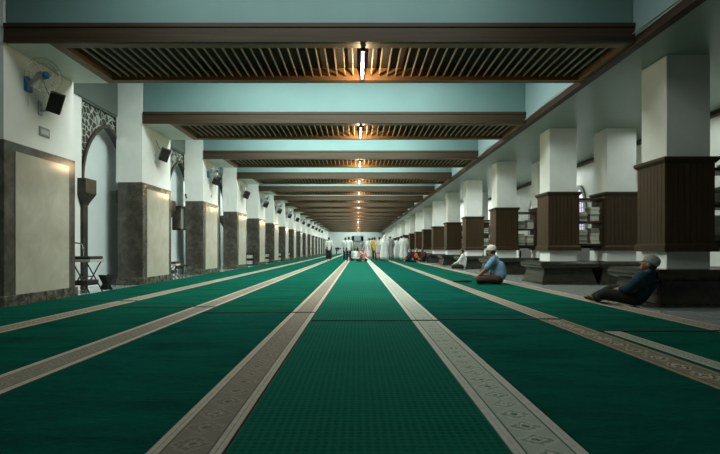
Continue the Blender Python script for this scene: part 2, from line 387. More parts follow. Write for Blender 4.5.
# ------------------------------------------------------------------ right double colonnade
def make_column(hx, hy, phx, phy, wname):
    t = thing('column', '', 'column', (0, 0, 0), 0, wname)
    bm = B(); rbox(bm, -hx, hx, -hy, hy, 2.20, H, .006, 1); obj('shaft', bm, M['white'], t)
    bm = B(); rbox(bm, -hx, hx, -hy, hy, .50, .86, .006, 1); obj('pedestal', bm, M['white'], t)
    bm = B(); e = .035; box(bm, -hx - e, hx + e, -hy - e, hy + e, .85, 2.18)
    n = 8
    for k in range(n):                       # tongue and groove boards
        for s in (-1, 1):
            a = -hx - e + (2 * hx + 2 * e) * k / n; b = a + (2 * hx + 2 * e) / n
            box(bm, a + .004, b - .004, s * (hy + e) - .01, s * (hy + e) + .01, .86, 2.16)
            a = -hy - e + (2 * hy + 2 * e) * k / n; b = a + (2 * hy + 2 * e) / n
            box(bm, s * (hx + e) - .01, s * (hx + e) + .01, a + .004, b - .004, .86, 2.16)
    c = obj('wood_casing', bm, M['case'], t)
    bm = B(); rect_loft(bm, 0, 0, [(hx + e + .012, hy + e + .012, 2.13), (hx + e + .03, hy + e + .03, 2.15), (hx + e + .05, hy + e + .05, 2.18), (hx + e + .05, hy + e + .05, 2.22)])
    obj('cap_moulding', bm, M['case'], c)
    bm = B(); rect_loft(bm, 0, 0, [(hx + e + .04, hy + e + .04, .80), (hx + e + .04, hy + e + .04, .89), (hx + e + .014, hy + e + .014, .93)])
    obj('base_moulding', bm, M['case'], c)
    bm = B()
    rect_loft(bm, 0, 0, [(phx + o, phy + o, z) for o, z in ((0, 0), (0, .035), (-.02, .05), (-.035, .12), (-.065, .22), (-.085, .30), (-.09, .37), (-.05, .385), (.0, .40), (.022, .43), (.03, .465), (.022, .50), (0, .53), (-.03, .545))])
    obj('plinth', bm, M['plinth'], t)
    return t
XF, XR = 4.985, 6.40
colF = make_column(.33, .32, .66, .68, 'front row of right columns')
colR = make_column(.36, .32, .68, .68, 'rear row of right columns')
for i in range(NB):
    y = RY0 + SP * i
    l1 = f'white column with dark wood casing on black marble plinth, {ORD[i]} of right front row'
    l2 = f'white column with dark wood casing, {ORD[i]} of the row behind, near right wall'
    if i == 0: colF.location = (XF, y, 0); colF['label'] = l1; colR.location = (XR, y, 0); colR['label'] = l2
    elif True:
        dup(colF, (XF, y, 0), l1)
        if i < 9: dup(colR, (XR, y, 0), l2)

# bookshelves with stacked books between the two rows
def make_shelf():
    t = thing('bookshelf', '', 'bookshelf', (0, 0, 0), 0, 'open bookshelves between right columns')
    w = .29
    for z in (.92, 1.47, 2.03):
        bm = B(); rbox(bm, -w, w, -.26, .26, z, z + .05, .005, 1); obj('shelf_board', bm, M['case'], t)
    for s in (-1, 1):
        bm = B(); rbox(bm, s * w - .012, s * w + .012, -.26, -.20, .92, 2.08, .004, 1); obj('upright', bm, M['case'], t)
    bm = B(); rbox(bm, -w, w, .22, .26, .86, .95, .004, 1); obj('lower_rail', bm, M['case'], t)
    return t
XS = 5.675
shf = make_shelf()
def make_book():
    bm = B(); box(bm, -.105, .105, -.15, .15, 0, .006); box(bm, -.105, .105, -.15, .15, .036, .042); box(bm, -.105, -.099, -.15, .15, 0, .042); box(bm, -.099, .098, -.144, .144, .006, .036)
    me = bpy.data.meshes.new('book'); bmesh.ops.recalc_face_normals(bm, faces=bm.faces); bm.to_mesh(me); bm.free(); me.materials.append(M['paper']); return me
book_me = make_book()
bk_m = [noisy('book_cover_a', (.55, .54, .46), (.72, .70, .60), 30., .6, stretch=(1, 1, 8)), noisy('book_cover_b', (.38, .38, .30), (.62, .60, .50), 30., .6, stretch=(1, 1, 8)), noisy('book_cover_c', (.10, .13, .11), (.30, .30, .25), 30., .6, stretch=(1, 1, 8))]
book_mes = []
for q in bk_m:
    d = book_me.copy(); d.materials[0] = q; book_mes.append(d)
def books(x, y, z, n, where):
    for k in range(n):
        o = bpy.data.objects.new('book', random.choice(book_mes)); C.objects.link(o)
        o.location = (x + random.uniform(-.008, .008), y + random.uniform(-.012, .012), z + k * .0425); o.rotation_euler = (0, 0, random.uniform(-.08, .08) + (PI if k % 3 == 0 else 0))
        p = 'topmost' if k == n - 1 else ('bottom' if k == 0 else f'{ORD[n - 1 - k]} from top')
        tag(o, f'{p} book of {where}', 'book', 'books stacked flat on the right bookshelves')
SHN = ['nearest', 'second', 'third', 'fourth', 'fifth']
for i in range(5):
    y = RY0 + SP * i; lab = f'dark open bookshelf of three boards between columns, {SHN[i]} from the camera'
    if i == 0: shf.location = (XS, y, 0); shf['label'] = lab
    else: dup(shf, (XS, y, 0), lab)
    for lv, z, n1, n2 in (('lower', .971, 9, 9), ('upper', 1.521, 6, 8)):
        books(XS - .165, y - .08, z, n1 - (i % 2), f'left stack, {lv} level, {SHN[i]} bookshelf')
        books(XS + .13, y - .08, z, n2 - ((i + 1) % 2), f'right stack, {lv} level, {SHN[i]} bookshelf')
# low white cabinets behind the shelves
def make_cab():
    t = thing('floor_cabinet', '', 'cabinet', (0, 0, 0), 0, 'white cabinets behind the bookshelves')
    bm = B(); rbox(bm, -.23, .23, -.15, .15, 0, .90, .012); obj('body', bm, M['white'], t)
    bm = B(); box(bm, -.19, -.13, -.156, -.149, .48, .78); obj('handle_slot', bm, M['void'], t)
    return t
cab = make_cab()
for i in range(5):
    loc = (6.06, RY0 + SP * i + 1.2, 0); lab = f'low white cabinet with dark slot behind {SHN[i]} bookshelf'
    if i == 0: cab.location = loc; cab['label'] = lab
    else: dup(cab, loc, lab)
# arched windows of the right wall
def make_win():
    t = thing('arched_window', '', 'window', (0, 0, 0), 0, 'pointed windows of the right wall')
    def arch(k, n=10):
        r = [(-(.42 + k), .7 - k)]
        for i in range(n + 1):
            u = i / n; r.append((-(.42 + k) * math.cos(u * PI / 2) ** 1.1, 2.0 + (.9 + k * 1.3) * math.sin(u * PI / 2)))
        return r + [(-y, z) for y, z in r[-2::-1]]
    bm = B(); A, A2 = arch(0), arch(.12); N = len(A)
    ring = [[bm.verts.new(p) for p in ((-.06, y, z), (-.06, yo, zo), (0, yo, zo), (0, y, z))] for (y, z), (yo, zo) in zip(A, A2)]
    for i in range(N):
        p, q = ring[i], ring[(i + 1) % N]
        for k in range(4): bm.faces.new((p[k], p[(k + 1) % 4], q[(k + 1) % 4], q[k]))
    obj('window_frame', bm, M['soffit'], t)
    bm = B(); vs = [bm.verts.new((-.015, y, z)) for y, z in A]; bm.faces.new(vs); obj('pane', bm, M['pink_light'], t)
    bm = B()
    for k in range(-2, 3): box(bm, -.045, -.02, k * .15 - .012, k * .15 + .012, .72, 2.55)
    for k in range(11): box(bm, -.045, -.02, -.41, .41, .8 + k * .16, .824 + k * .16)
    obj('window_bars', bm, M['bracket'], t)
    return t
win = make_win()
for i in range(6):
    loc = (7.70, 12.0 + SP * i + .2, 0); lab = f'lit pointed arch window with grid bars, {ORD[i]} along right wall'
    if i == 0: win.location = loc; win['label'] = lab
    else: dup(win, loc, lab)

# ------------------------------------------------------------------ speakers, fans, switch plates on the left pillars
def make_speaker():
    """origin on the wall; x is out of the wall"""
    t = thing('wall_speaker', '', 'speaker', (0, 0, 0), 0, 'black loudspeakers on the left pillars')
    rot = Matrix.Translation((.24, .02, .0)) @ Matrix.Rotation(math.radians(17), 4, 'Y') @ Matrix.Rotation(math.radians(-58), 4, 'Z') @ Matrix.Rotation(math.radians(12), 4, 'Y')
    bm = B(); rbox(bm, -.11, .11, -.10, .10, -.155, .155, .012); bmesh.ops.transform(bm, matrix=rot, verts=bm.verts); cb = obj('speaker_cabinet', bm, M['dark'], t)
    bm = B(); rbox(bm, .10, .122, -.09, .09, -.145, .145, .006, 1); bmesh.ops.transform(bm, matrix=rot, verts=bm.verts); obj('grille', bm, M['grille'], t)
    bm = B(); rbox(bm, 0, .02, -.045, .045, -.20, .02, .005, 1); tube(bm, [(.015, 0, -.13), (.09, 0, -.13), (.15, 0, -.08)], .017); obj('bracket', bm, M['bracket'], t)
    bm = B(); tube(bm, [(.0, .04, .36), (.03, .05, .34), (.05, .08, .25), (.09, .06, .18), (.15, .0, .12)], .006, 6); obj('cord', bm, M['dark'], t, True)
    return t
spk = make_speaker()
for i in range(14):
    loc = (PX1 - .02, LY0 + .80 + SP * i - (.10 if i else 0), 3.16 if i == 0 else 3.18); lab = f'black loudspeaker tilted on a bracket, on {ORD[i]} left pillar'
    if i == 0: spk.location = loc; spk['label'] = lab
    else: dup(spk, loc, lab)
M['cage'] = mat('fan_wire', (.35, .38, .36), .35, .6)
def blade_mat():
    m = mat('clear_blade', (.55, .62, .62), .2); b = m.node_tree.nodes['Principled BSDF']
    b.inputs['Alpha'].default_value = .35; return m
M['blade'] = blade_mat()
def make_fan():
    """origin on the wall, x out of the wall; the head looks toward the hall and the camera"""
    t = thing('wall_fan', '', 'fan', (0, 0, 0), 0, 'wall fans on the left pillars')
    bm = B(); rbox(bm, 0, .05, -.07, .07, -.20, .02, .015); obj('wall_mount', bm, M['blue'], t)
    bm = B(); tube(bm, [(.03, 0, -.10), (.12, -.02, -.04), (.20, -.03, .02)], [.035, .03, .045], 10); obj('arm', bm, M['bracket'], t, True)
    hm = Matrix.Translation((.26, -.04, .03)) @ Matrix.Rotation(math.radians(-38), 4, 'Z') @ Matrix.Rotation(math.radians(100), 4, 'Y')
    bm = B(); lathe(bm, [(.02, -.12), (.06, -.10), (.065, 0), (.05, .03)], 16, hm); obj('motor', bm, M['bracket'], t, True)
    bm = B(); R = .25
    for k in range(20):
        a = 2 * PI * k / 20
        pts = [(r * math.cos(a), r * math.sin(a), z) for r, z in ((.05, 0), (.15, -.005), (.22, .01), (R, .06), (.22, .115), (.15, .14), (.05, .15))]
        tube(bm, [hm @ Vector(p) for p in pts], .0018, 4)
    for r, z in ((R, .06), (.17, .135), (.17, -.003), (.05, .15)):
        tube(bm, [hm @ Vector((r * math.cos(2 * PI * k / 28), r * math.sin(2 * PI * k / 28), z)) for k in range(29)], .0045 if r == R else .003, 5, False)
    obj('cage', bm, M['cage'], t)
    bm = B(); lathe(bm, [(.005, .185), (.035, .18), (.052, .165), (.055, .14)], 16, hm); obj('hub', bm, M['blue'], t, True)
    for k in range(3):
        bm = B(); a0 = 2 * PI * k / 3; pts = []
        for r, da in ((.04, -.3), (.14, -.42), (.21, -.30), (.225, .05), (.20, .38), (.12, .40), (.04, .3)): pts.append((r * math.cos(a0 + da), r * math.sin(a0 + da), .075 + .03 * da))
        bm.faces.new([bm.verts.new(hm @ Vector(p)) for p in pts]); obj('blade', bm, M['blade'], t)
    bm = B(); tube(bm, [(.02, 0, -.19), (.03, -.01, -.30), (.025, 0, -.42)], .004, 5); obj('pull_cord', bm, M['bracket'], t)
    return t
fan = make_fan()
fl = [0, 2, 4, 5, 6, 8]
for j, i in enumerate(fl):
    loc = (PX1 - .02, LY0 + .50 + SP * i, 3.43); lab = f'wire-caged wall fan with blue hub, on {ORD[i]} left pillar'
    if j == 0: fan.location = loc; fan['label'] = lab
    else: dup(fan, loc, lab)
def plate(loc, label, w=.13, h=.075, m=None):
    t = thing('switch_plate', label, 'switch plate', loc, 0, 'plates on the left pillars')
    bm = B(); rbox(bm, 0, .014, -w, w, -h, h, .005, 1); obj('cover_plate', bm, M['grey'], t)
    bm = B(); rbox(bm, .012, .02, -w * .75, w * .75, -h * .55, h * .55, .003, 1); obj('rocker', bm, M['bracket'], t)
plate((PX1 - .02, LY0 + .90, 2.71), 'grey wall plate below the speaker on nearest left pillar')
plate((PX1 - .02, LY0 + .90 + 2 * SP, 2.66), 'small grey plate below the speaker on third left pillar', .04, .05)
# hook-like spigot on pillar corner
def hook(i):
    t = thing('wall_hook', f'small dark hook at front corner of {ORD[i]} left pillar above stone', 'hook', (PX0 + .05, LY0 + SP * i, 2.52), 0, 'hooks on pillar corners')
    bm = B(); tube(bm, [(0, .02, 0), (0, -.06, 0), (0, -.09, .03), (0, -.09, .06)], .02, 8); obj('peg', bm, M['dark'], t, True)
    bm = B(); ell(bm, (0, -.09, .07), (.03, .03, .03), u=10, v=8); obj('knob', bm, M['dark'], t, True)
hook(2)

# ------------------------------------------------------------------ furniture in the left recesses
def seat_chair(loc, rz, label, h=.64):
    t = thing('folding_chair', label, 'chair', loc, rz)
    bm = B(); rbox(bm, -.21, .21, -.2, .2, h, h + .06, .02); obj('seat', bm, M['cushion'], t)
    bm = B(); rbox(bm, -.22, .22, -.21, .21, h - .05, h, .008); obj('seat_pan', bm, M['cream'], t)
    for s in (-1, 1):
        bm = B(); tube(bm, [(s * .2, .19, 0), (s * .2, -.16, h - .04)], .013); obj('leg', bm, M['dark'], t, True)
        bm = B(); tube(bm, [(s * .2, -.19, 0), (s * .2, .16, h - .04)], .013); obj('leg', bm, M['dark'], t, True)
    bm = B(); tube(bm, [(-.2, .19, h), (-.2, .21, h + .22), (-.17, .215, h + .30), (0, .22, h + .32), (.17, .215, h + .30), (.2, .21, h + .22), (.2, .19, h)], .014); obj('back_frame', bm, M['chrome'], t, True)
    bm = B(); tube(bm, [(-.2, 0, h * .47), (.2, 0, h * .47)], .011); rbox(bm, -.18, .18, -.13, .13, .14, .24, .02); obj('lower_tray', bm, M['cushion'], t)
    return t
seat_chair((-5.27, 9.35, 0), math.radians(85), 'chrome-framed chair with dark cushion in recess behind nearest left pillar')
def bookstand(loc, rz, label):
    t = thing('folding_book_stand', label, 'book stand', loc, rz)
    for s in (-1, 1):
        bm = B()
        box(bm, -.010, .010, -.11, .11, -.15, .17)
        bmesh.ops.transform(bm, matrix=Matrix.Translation((s * .012, 0, .165)) @ Matrix.Rotation(s * math.radians(27), 4, 'Y'), verts=bm.verts)
        obj('leaf', bm, M['dark'], t)
    return t
bookstand((-4.93, 9.42, .016), math.radians(60), 'black X-shaped folding book stand beside the chrome chair')
def low_table(loc, rz, label):
    t = thing('low_table', label, 'table', loc, rz)
    bm = B(); rbox(bm, -.30, .30, -.20, .20, .33, .37, .008); obj('tabletop', bm, M['plinth'], t)
    bm = B(); box(bm, -.27, .27, -.17, -.155, .24, .33); box(bm, -.27, .27, .155, .17, .24, .33); obj('apron', bm, M['stone'], t)
    for a in (-1, 1):
        for b in (-1, 1):
            bm = B(); tube(bm, [(a * .25, b * .15, .33), (a * .28, b * .17, 0)], [.022, .016]); obj('leg', bm, M['stone'], t)
    bm = B(); rbox(bm, -.25, .25, -.02, .02, .09, .12, .005); obj('stretcher', bm, M['stone'], t)
low_table((-5.27, 14.6, 0), math.radians(88), 'low dark table in recess behind second left pillar')
seat_chair((-5.30, 13.62, 0), math.radians(95), 'chrome-framed chair in recess just behind second left pillar', .42)
def wall_cab(loc, label):
    t = thing('wall_cabinet', label, 'cabinet', loc)
    bm = B(); w, h, d = .20, .36, .26
    box(bm, 0, d, -w, -w + .03, -h, h); box(bm, 0, d, w - .03, w, -h, h); box(bm, 0, d, -w, w, h - .04, h); box(bm, 0, d, -w, w, -h, -h + .04); box(bm, 0, .02, -w, w, -h, h)
    obj('carcass', bm, M['stone'], t)
    bm = B(); box(bm, d - .06, d - .05, -w + .03, w - .03, -h + .04, h - .04); obj('glass_door', bm, M['grey'], t)
wall_cab((-5.62, 14.75, 1.78), 'dark framed cabinet mounted in recess behind second left pillar')
def rack(i):
    loc = (-5.42, LY0 + SP * i - .20, 0)
    t = thing('book_rack', f'small dark rack of pale books in front of {ORD[i]} left pillar', 'book rack', loc, 0, 'book racks before the left pillars')
    for z in (.05, .34, .62):
        bm = B(); rbox(bm, -.2, .2, -.12, .12, z, z + .03, .004, 1); obj('shelf_board', bm, M['void'], t)
    for s in (-1, 1):
        bm = B(); rbox(bm, s * .2 - .015, s * .2 + .015, -.12, .12, 0, .68, .004, 1); obj('side_board', bm, M['void'], t)
    n = 0
    for z, q, w in ((.081, 4, 'lower'), (.371, 4, 'upper')):
        for k in range(q):
            o = bpy.data.objects.new('book', book_mes[k % 2]); C.objects.link(o); o.location = (loc[0], loc[1], z + k * .0425); o.rotation_euler = (0, 0, PI / 2 + random.uniform(-.05, .05))
            o.scale = (.7, 1, 1)
            tag(o, f'{["bottom", "third from top", "second from top", "topmost"][k]} pale book on {w} shelf of rack before {ORD[i]} left pillar', 'book', 'books in the left racks')
for i in (4, 5, 6, 7): rack(i)

# ------------------------------------------------------------------ people
def skin_mat(name, c): return noisy(name, tuple(x * .8 for x in c), c, 25., .55, .35)
def cloth(name, c, k=.7, s=18.): return noisy(name, tuple(x * k for x in c), c, s, .85, .15, bmp=.15)
SK = skin_mat('brown_skin', (.26, .135, .075)); SK2 = skin_mat('tan_skin', (.34, .19, .11))
HAIR = noisy('black_hair', (.006, .005, .004), (.018, .014, .011), 60., .5)
W1 = cloth('white_cloth', (.56, .58, .54), .75, 6.); W2 = cloth('off_white_cloth', (.44, .42, .36), .75, 6.); GREYC = cloth('grey_cloth', (.24, .255, .245))
BLK = cloth('black_cloth', (.018, .018, .018)); BLUE = cloth('sky_blue_cloth', (.17, .29, .40)); NAVY = cloth('navy_cloth', (.011, .034, .048), .6)
NAVY2 = cloth('teal_blue_yoke', (.018, .060, .092), .7)
CHAR = cloth('charcoal_cloth', (.026, .026, .021), .6); BRN = cloth('brown_cloth', (.06, .035, .025)); YEL = cloth('mustard_cloth', (.45, .32, .06)); KNIT = cloth('grey_knit', (.30, .32, .28), .65, 90.)
KNITW = cloth('white_knit', (.62, .61, .52), .7, 90.); ORG = cloth('orange_red_cloth', (.55, .10, .03)); EYE_M = mat('dark_eye', (.01, .008, .006), .2)
def patterned(name, a, b, sc):
    m = mat(name, a, .85, spec=.15); v = nd(m, 'ShaderNodeTexVoronoi'); v.inputs['Scale'].default_value = sc; ln(m, coords(m), v.inputs['Vector'])
    setcol(m, ramp(m, v.outputs['Distance'], [(.3, a), (.5, b)])); return m
REDW = patterned('red_white_cloth', (.42, .025, .025), (.42, .30, .26), 9.)
def remesh(name, bm, m, parent, vox, smooth=3):
    me = bpy.data.meshes.new('tmp'); bmesh.ops.recalc_face_normals(bm, faces=bm.faces); bm.to_mesh(me); bm.free()
    o = bpy.data.objects.new('tmp', me); C.objects.link(o)
    r = o.modifiers.new('r', 'REMESH'); r.mode = 'VOXEL'; r.voxel_size = vox
    s = o.modifiers.new('s', 'SMOOTH'); s.factor = .5; s.iterations = smooth
    dg = bpy.context.evaluated_depsgraph_get(); dg.update()
    out = bpy.data.meshes.new_from_object(o.evaluated_get(dg)); out.name = name
    bpy.data.objects.remove(o); bpy.data.meshes.remove(me)
    return obj(name, out, m, parent, True)
V = Vector
def basis(fwd, up):
    f = V(fwd).normalized(); r = f.cross(V(up)).normalized(); u = r.cross(f).normalized()
    return Matrix((r, f, u)).transposed()       # columns: right, forward, up
def head_parts(bm, c, R):
    P = lambda x, y, z: V(c) + R @ V((x, y, z))
    ell(bm, P(0, -.012, .025), (.074, .094, .098), R); ell(bm, P(0, .030, -.035), (.060, .062, .080), R)
    ell(bm, P(0, .048, -.085), (.040, .036, .030), R)
    capsule(bm, P(0, .090, .012), P(0, .110, -.028), .009, .015, 8)
    for s in (-1, 1):
        ell(bm, P(s * .074, -.006, -.012), (.011, .024, .033), R, 10, 8); ell(bm, P(s * .028, .082, .022), (.024, .012, .008), R, 8, 6)
        ell(bm, P(s * .038, .066, -.03), (.02, .02, .02), R, 8, 6)
    ell(bm, P(0, .088, -.055), (.022, .009, .006), R, 8, 6); ell(bm, P(0, .085, -.067), (.019, .010, .007), R, 8, 6)
def eyes(par, c, R):
    for s in (-1, 1):
        bm = B(); ell(bm, V(c) + R @ V((s * .029, .079, .006)), (.013, .010, .007), R, 8, 6); obj('eye', bm, EYE_M, par, True)
def hand(bm, w, d, n, side, curl=.6, k=1.):
    """w wrist, d direction of the fingers, n palm normal, side +1 right -1 left"""
    d = V(d).normalized(); n = (V(n) - d * V(n).dot(d)).normalized(); s = d.cross(n) * side
    R = Matrix((s, d, n)).transposed()
    ell(bm, V(w) + d * .05 * k, (.041 * k, .055 * k, .016 * k), R, 12, 8)
    for j, (off, L) in enumerate(((-.030, .072), (-.010, .082), (.010, .076), (.029, .058))):
        a = V(w) + d * .085 * k + s * off * k; q = d * math.cos(curl) + n * math.sin(curl)
        b = a + (d * .5 + q * .5).normalized() * L * .5 * k; e = b + (d * math.cos(curl * 1.8) + n * math.sin(curl * 1.8)) * L * .5 * k
        capsule(bm, a, b, .0095 * k, .0088 * k, 8); capsule(bm, b, e, .0088 * k, .0075 * k, 8)
    a = V(w) + d * .03 * k - s * .032 * k; b = a + (d * .7 - s * .7 + n * .3).normalized() * .035 * k; e = b + (d * .9 - s * .25 + n * .35).normalized() * .03 * k
    capsule(bm, a, b, .013 * k, .0105 * k, 8); capsule(bm, b, e, .0105 * k, .0085 * k, 8)
def foot(bm, ank, toe, k=1.):
    a, t = V(ank), V(toe); d = (t - a).normalized()
    capsule(bm, a - d * .03, a + d * .03, .036, .038); capsule(bm, a, a + (t - a) * .75, .036, .032); side = d.cross(V((0, 0, 1))).normalized() if abs(d.z) < .9 else V((1, 0, 0))
    for i, o in enumerate((-.030, -.014, .001, .015, .028)): capsule(bm, a + (t - a) * .72 + side * o, t + side * o * 1.05 - d * abs(o) * .5, .013, .010, 8)
def body(root, J, m, vox, curl=.7, face=None):
    """one continuous skin surface from the joints J"""
    bm = B(); R = J['R']
    head_parts(bm, J['head'], R)
    capsule(bm, V(J['neck']) - R @ V((0, .01, .02)), V(J['head']) - R @ V((0, .02, .05)), .058, .052)
    ell(bm, J['pelvis'], (.15, .11, .11)); capsule(bm, J['pelvis'], J['chest'], .125, .135); capsule(bm, J['chest'], J['neck'], .13, .065)
    for s, q in ((1, 'R'), (-1, 'L')):
        capsule(bm, J['chest'], J['sh' + q], .10, .062); capsule(bm, J['sh' + q], J['el' + q], .052, .040); capsule(bm, J['el' + q], J['wr' + q], .040, .027)
        capsule(bm, J['pelvis'], J['hip' + q], .11, .095); capsule(bm, J['hip' + q], J['kn' + q], .090, .060); capsule(bm, J['kn' + q], J['an' + q], .058, .036)
        foot(bm, J['an' + q], J['to' + q])
        d = V(J.get('hd' + q, V(J['wr' + q]) - V(J['el' + q]))); hand(bm, J['wr' + q], d, J.get('hn' + q, (-s, .3, 0)), s, curl)
    b = remesh('body', bm, m, root, vox, 2)
    return b
def hairdo(root, J, m, vox=.012, beard=False):
    bm = B(); c, R = V(J['head']), J['R']
    ell(bm, c + R @ V((0, -.022, .040)), (.080, .094, .090), R); ell(bm, c + R @ V((0, -.045, -.01)), (.074, .066, .08), R)
    return remesh('hair', bm, m, root, vox, 1)
def cap(root, J, m, tall=1.):
    c, R = V(J['head']), J['R']; mt = Matrix.Translation(c + R @ V((0, -.014, .035))) @ (R @ Matrix.Rotation(math.radians(8), 3, 'X')).to_4x4() @ Matrix.Diagonal((.93 * tall ** .5, 1.10 * tall ** .5, tall, 1))
    bm = B(); lathe(bm, [(.090, -.012), (.096, -.008), (.097, .004), (.095, .030), (.090, .052), (.076, .074), (.048, .090), (.02, .097), (.002, .098)], 24, mt)
    return obj('cap', bm, m, root, True)
def garment(name, root, segs, m, vox, smooth=3):
    bm = B()
    for g in segs:
        if len(g) == 2: ell(bm, *g)
        else: capsule(bm, *g)
    return remesh(name, bm, m, root, vox, smooth)
def shirt(root, J, m, vox, long=False, tail=.0):
    P, Cc = V(J['pelvis']), V(J['chest'])
    sg = [(P + V((0, 0, .02)), Cc, .150, .158), (Cc, V(J['neck']) + V((0, 0, -.02)), .150, .075)]
    for q in 'RL':
        sg += [(Cc, J['sh' + q], .125, .080)]
        e = V(J['el' + q]); s_ = V(J['sh' + q])
        if long: sg += [(s_, e, .072, .056), (e, V(J['wr' + q]) * .9 + e * .1, .056, .042)]
        else: sg += [(s_, s_.lerp(e, .78), .075, .070)]
    if tail: sg += [(P, P + V((0, 0, -tail)), .155, .165)]
    return garment('shirt', root, sg, m, vox)
def trousers(root, J, m, vox, full=.94):
    lw = min(1., .6 + V(J['pelvis']).z)
    sg = [(V(J['pelvis']) + V((0, 0, .02)), V(J['pelvis']) + V((0, 0, .06)), .145 * max(lw, .86), .14)]
    for q in 'RL':
        k, a = V(J['kn' + q]), V(J['an' + q]); sg += [(J['pelvis'], J['hip' + q], .12, .112), (J['hip' + q], k, .108, .082), (k, k.lerp(a, full), .080, .064)]
    return garment('trousers', root, sg, m, vox)
def standing(turn=0., h=1., arms=0):
    J = dict(pelvis=(0, 0, .92), chest=(0, .01, 1.24), neck=(0, 0, 1.43), head=(0, .025, 1.565), R=basis((math.sin(turn), math.cos(turn), 0), (0, 0, 1)))
    for s, q in ((1, 'R'), (-1, 'L')):
        J.update({'sh' + q: (s * .185, 0, 1.375), 'el' + q: (s * .235, -.03, 1.10), 'wr' + q: (s * .235, .06, .86), 'hip' + q: (s * .09, 0, .88), 'kn' + q: (s * .10, .025, .49), 'an' + q: (s * .10, -.01, .075), 'to' + q: (s * .125, .16, .03)})
    if arms == 1:                                 # hands folded before the waist
        for s, q in ((1, 'R'), (-1, 'L')): J.update({'el' + q: (s * .25, .0, 1.12), 'wr' + q: (s * .08, .20, 1.04), 'hd' + q: (-s, .2, 0), 'hn' + q: (0, -1, 0)})
    return J
def sitting(lean=.0, turn=0.):
    J = dict(pelvis=(0, 0, .12), chest=(0, .02 + lean, .46), neck=(0, .04 + lean, .64), head=(0, .075 + lean, .775), R=basis((math.sin(turn), math.cos(turn), -.1), (0, 0, 1)))
    for s, q in ((1, 'R'), (-1, 'L')):
        J.update({'sh' + q: (s * .18, .02 + lean, .585), 'el' + q: (s * .25, .14, .34), 'wr' + q: (s * .19, .34, .23), 'hip' + q: (s * .09, .02, .12), 'kn' + q: (s * .31, .36, .12), 'an' + q: (-s * .09, .40 + .07 * s, .06), 'to' + q: (-s * .24, .42 + .07 * s, .04), 'hd' + q: (0, 1, -.3), 'hn' + q: (0, -.2, -1)})
    return J
def bowing():
    J = standing(); J.update(pelvis=(0, -.08, .88), chest=(0, .26, .94), neck=(0, .44, .92), head=(0, .57, .88), R=basis((0, .35, -1), (0, 1, .3)))
    for s, q in ((1, 'R'), (-1, 'L')): J.update({'sh' + q: (s * .18, .38, .92), 'el' + q: (s * .21, .24, .68), 'wr' + q: (s * .13, .06, .54), 'hip' + q: (s * .09, -.08, .86), 'hd' + q: (0, .1, -1), 'hn' + q: (0, -1, 0)})
    return J
def bend_waist(J): return J
VX = .014
def settle(t, z=.0185):                            # lowest point of the figure rests on the carpet
    lo = min(v.co.z for c in t.children for v in c.data.vertices) * t.scale.z
    t.location.z = z - lo
def at(pxx, d): return (px(pxx, d), d, .017)
def person(label, pxx, d, rz, J, outfit, hair=HAIR, skin=SK2, vox=VX, loc=None, sc=1., group='worshippers at the far end of the hall'):
    t = thing('person', label, 'person', loc or at(pxx, d), rz, group)
    if sc != 1.: t.scale = (sc, sc, sc)
    body(t, J, skin, vox); outfit(t, J)
    if hair == 'cap': hairdo(t, J, HAIR); cap(t, J, KNITW)
    elif hair: hairdo(t, J, hair)
    settle(t); return t
def o_shirt_trousers(top, leg, long=False, tail=.12):
    def f(t, J): trousers(t, J, leg, VX); shirt(t, J, top, VX, long, tail)
    return f
def skirt_segs(J, r0=.15, r1=.20, z1=.10):
    P = V(J['pelvis']); return [(P + V((0, 0, .04)), V((P.x, P.y, z1 + .16)), r0, r1)]
def o_sarong(top, leg, long=True):
    def f(t, J): garment('sarong', t, [(V((s * .05, 0, .94)), V((s * .075, .01, .26)), .125, .155) for s in (-1, 1)], leg, VX); shirt(t, J, top, VX, long, .10)
    return f
def o_robe(m, hood=None, wide=1., leg=None):
    def f(t, J):
        sg = [(V(J['chest']), V(J['neck']) + V((0, 0, -.01)), .165 * wide, .09)]
        lo = .30 if leg is None else .62
        for s in (-1, 1): sg += [(V((s * .06, .01, 1.22)), V((s * .085 * wide, .01, lo)), .155 * wide, .185 * wide)]
        for q in 'RL': sg += [(J['chest'], J['sh' + q], .14, .09), (J['sh' + q], J['el' + q], .085, .085 * wide), (J['el' + q], J['wr' + q], .08 * wide, .055)]
        garment('robe', t, sg, m, VX)
        if leg: garment('skirt', t, [(V((s * .06, .01, .9)), V((s * .08, .01, .26)), .13, .15) for s in (-1, 1)], leg, VX)
        if hood:
            c, R = V(J['head']), J['R']
            garment('hood', t, [(c + R @ V((0, -.035, .04)), (.095, .095, .10)), (c + R @ V((0, -.05, -.05)), c + R @ V((0, -.03, -.20)), .095, .15)], hood, VX)
    return f
def o_sit(top, leg, long=True):
    def f(t, J): trousers(t, J, leg, VX, .8); shirt(t, J, top, VX, long)
    return f
def o_scarf(t, J):
    o_sit(BLK, BLK)(t, J)
    garment('scarf', t, [(V(J['chest']) + V((.02, .13, -.06)), (.12, .07, .17)), (V(J['chest']) + V((-.05, .13, -.16)), (.13, .10, .08))], ORG, VX)
person('person in white shirt and long black sarong standing at far left', 329, 34.3, math.radians(10), standing(.2), o_sarong(W1, BLK))
person('person in dark clothes bowing low before far left wall', 336.6, 72, math.radians(-80), bowing(), o_shirt_trousers(BLK, BLK, True, 0))
person('person in white shirt and black trousers, left of the standing pair', 345.6, 35, math.radians(-8), standing(.3, arms=1), o_shirt_trousers(W1, BLK, True))
person('person in white shirt and black trousers, right of the standing pair', 348.8, 33.2, math.radians(5), standing(-.2), o_shirt_trousers(W1, BLK, True))
person('person in white sitting on the carpet beneath the far doorway', 355.6, 36, math.radians(20), sitting(.12), o_sit(W1, W2))
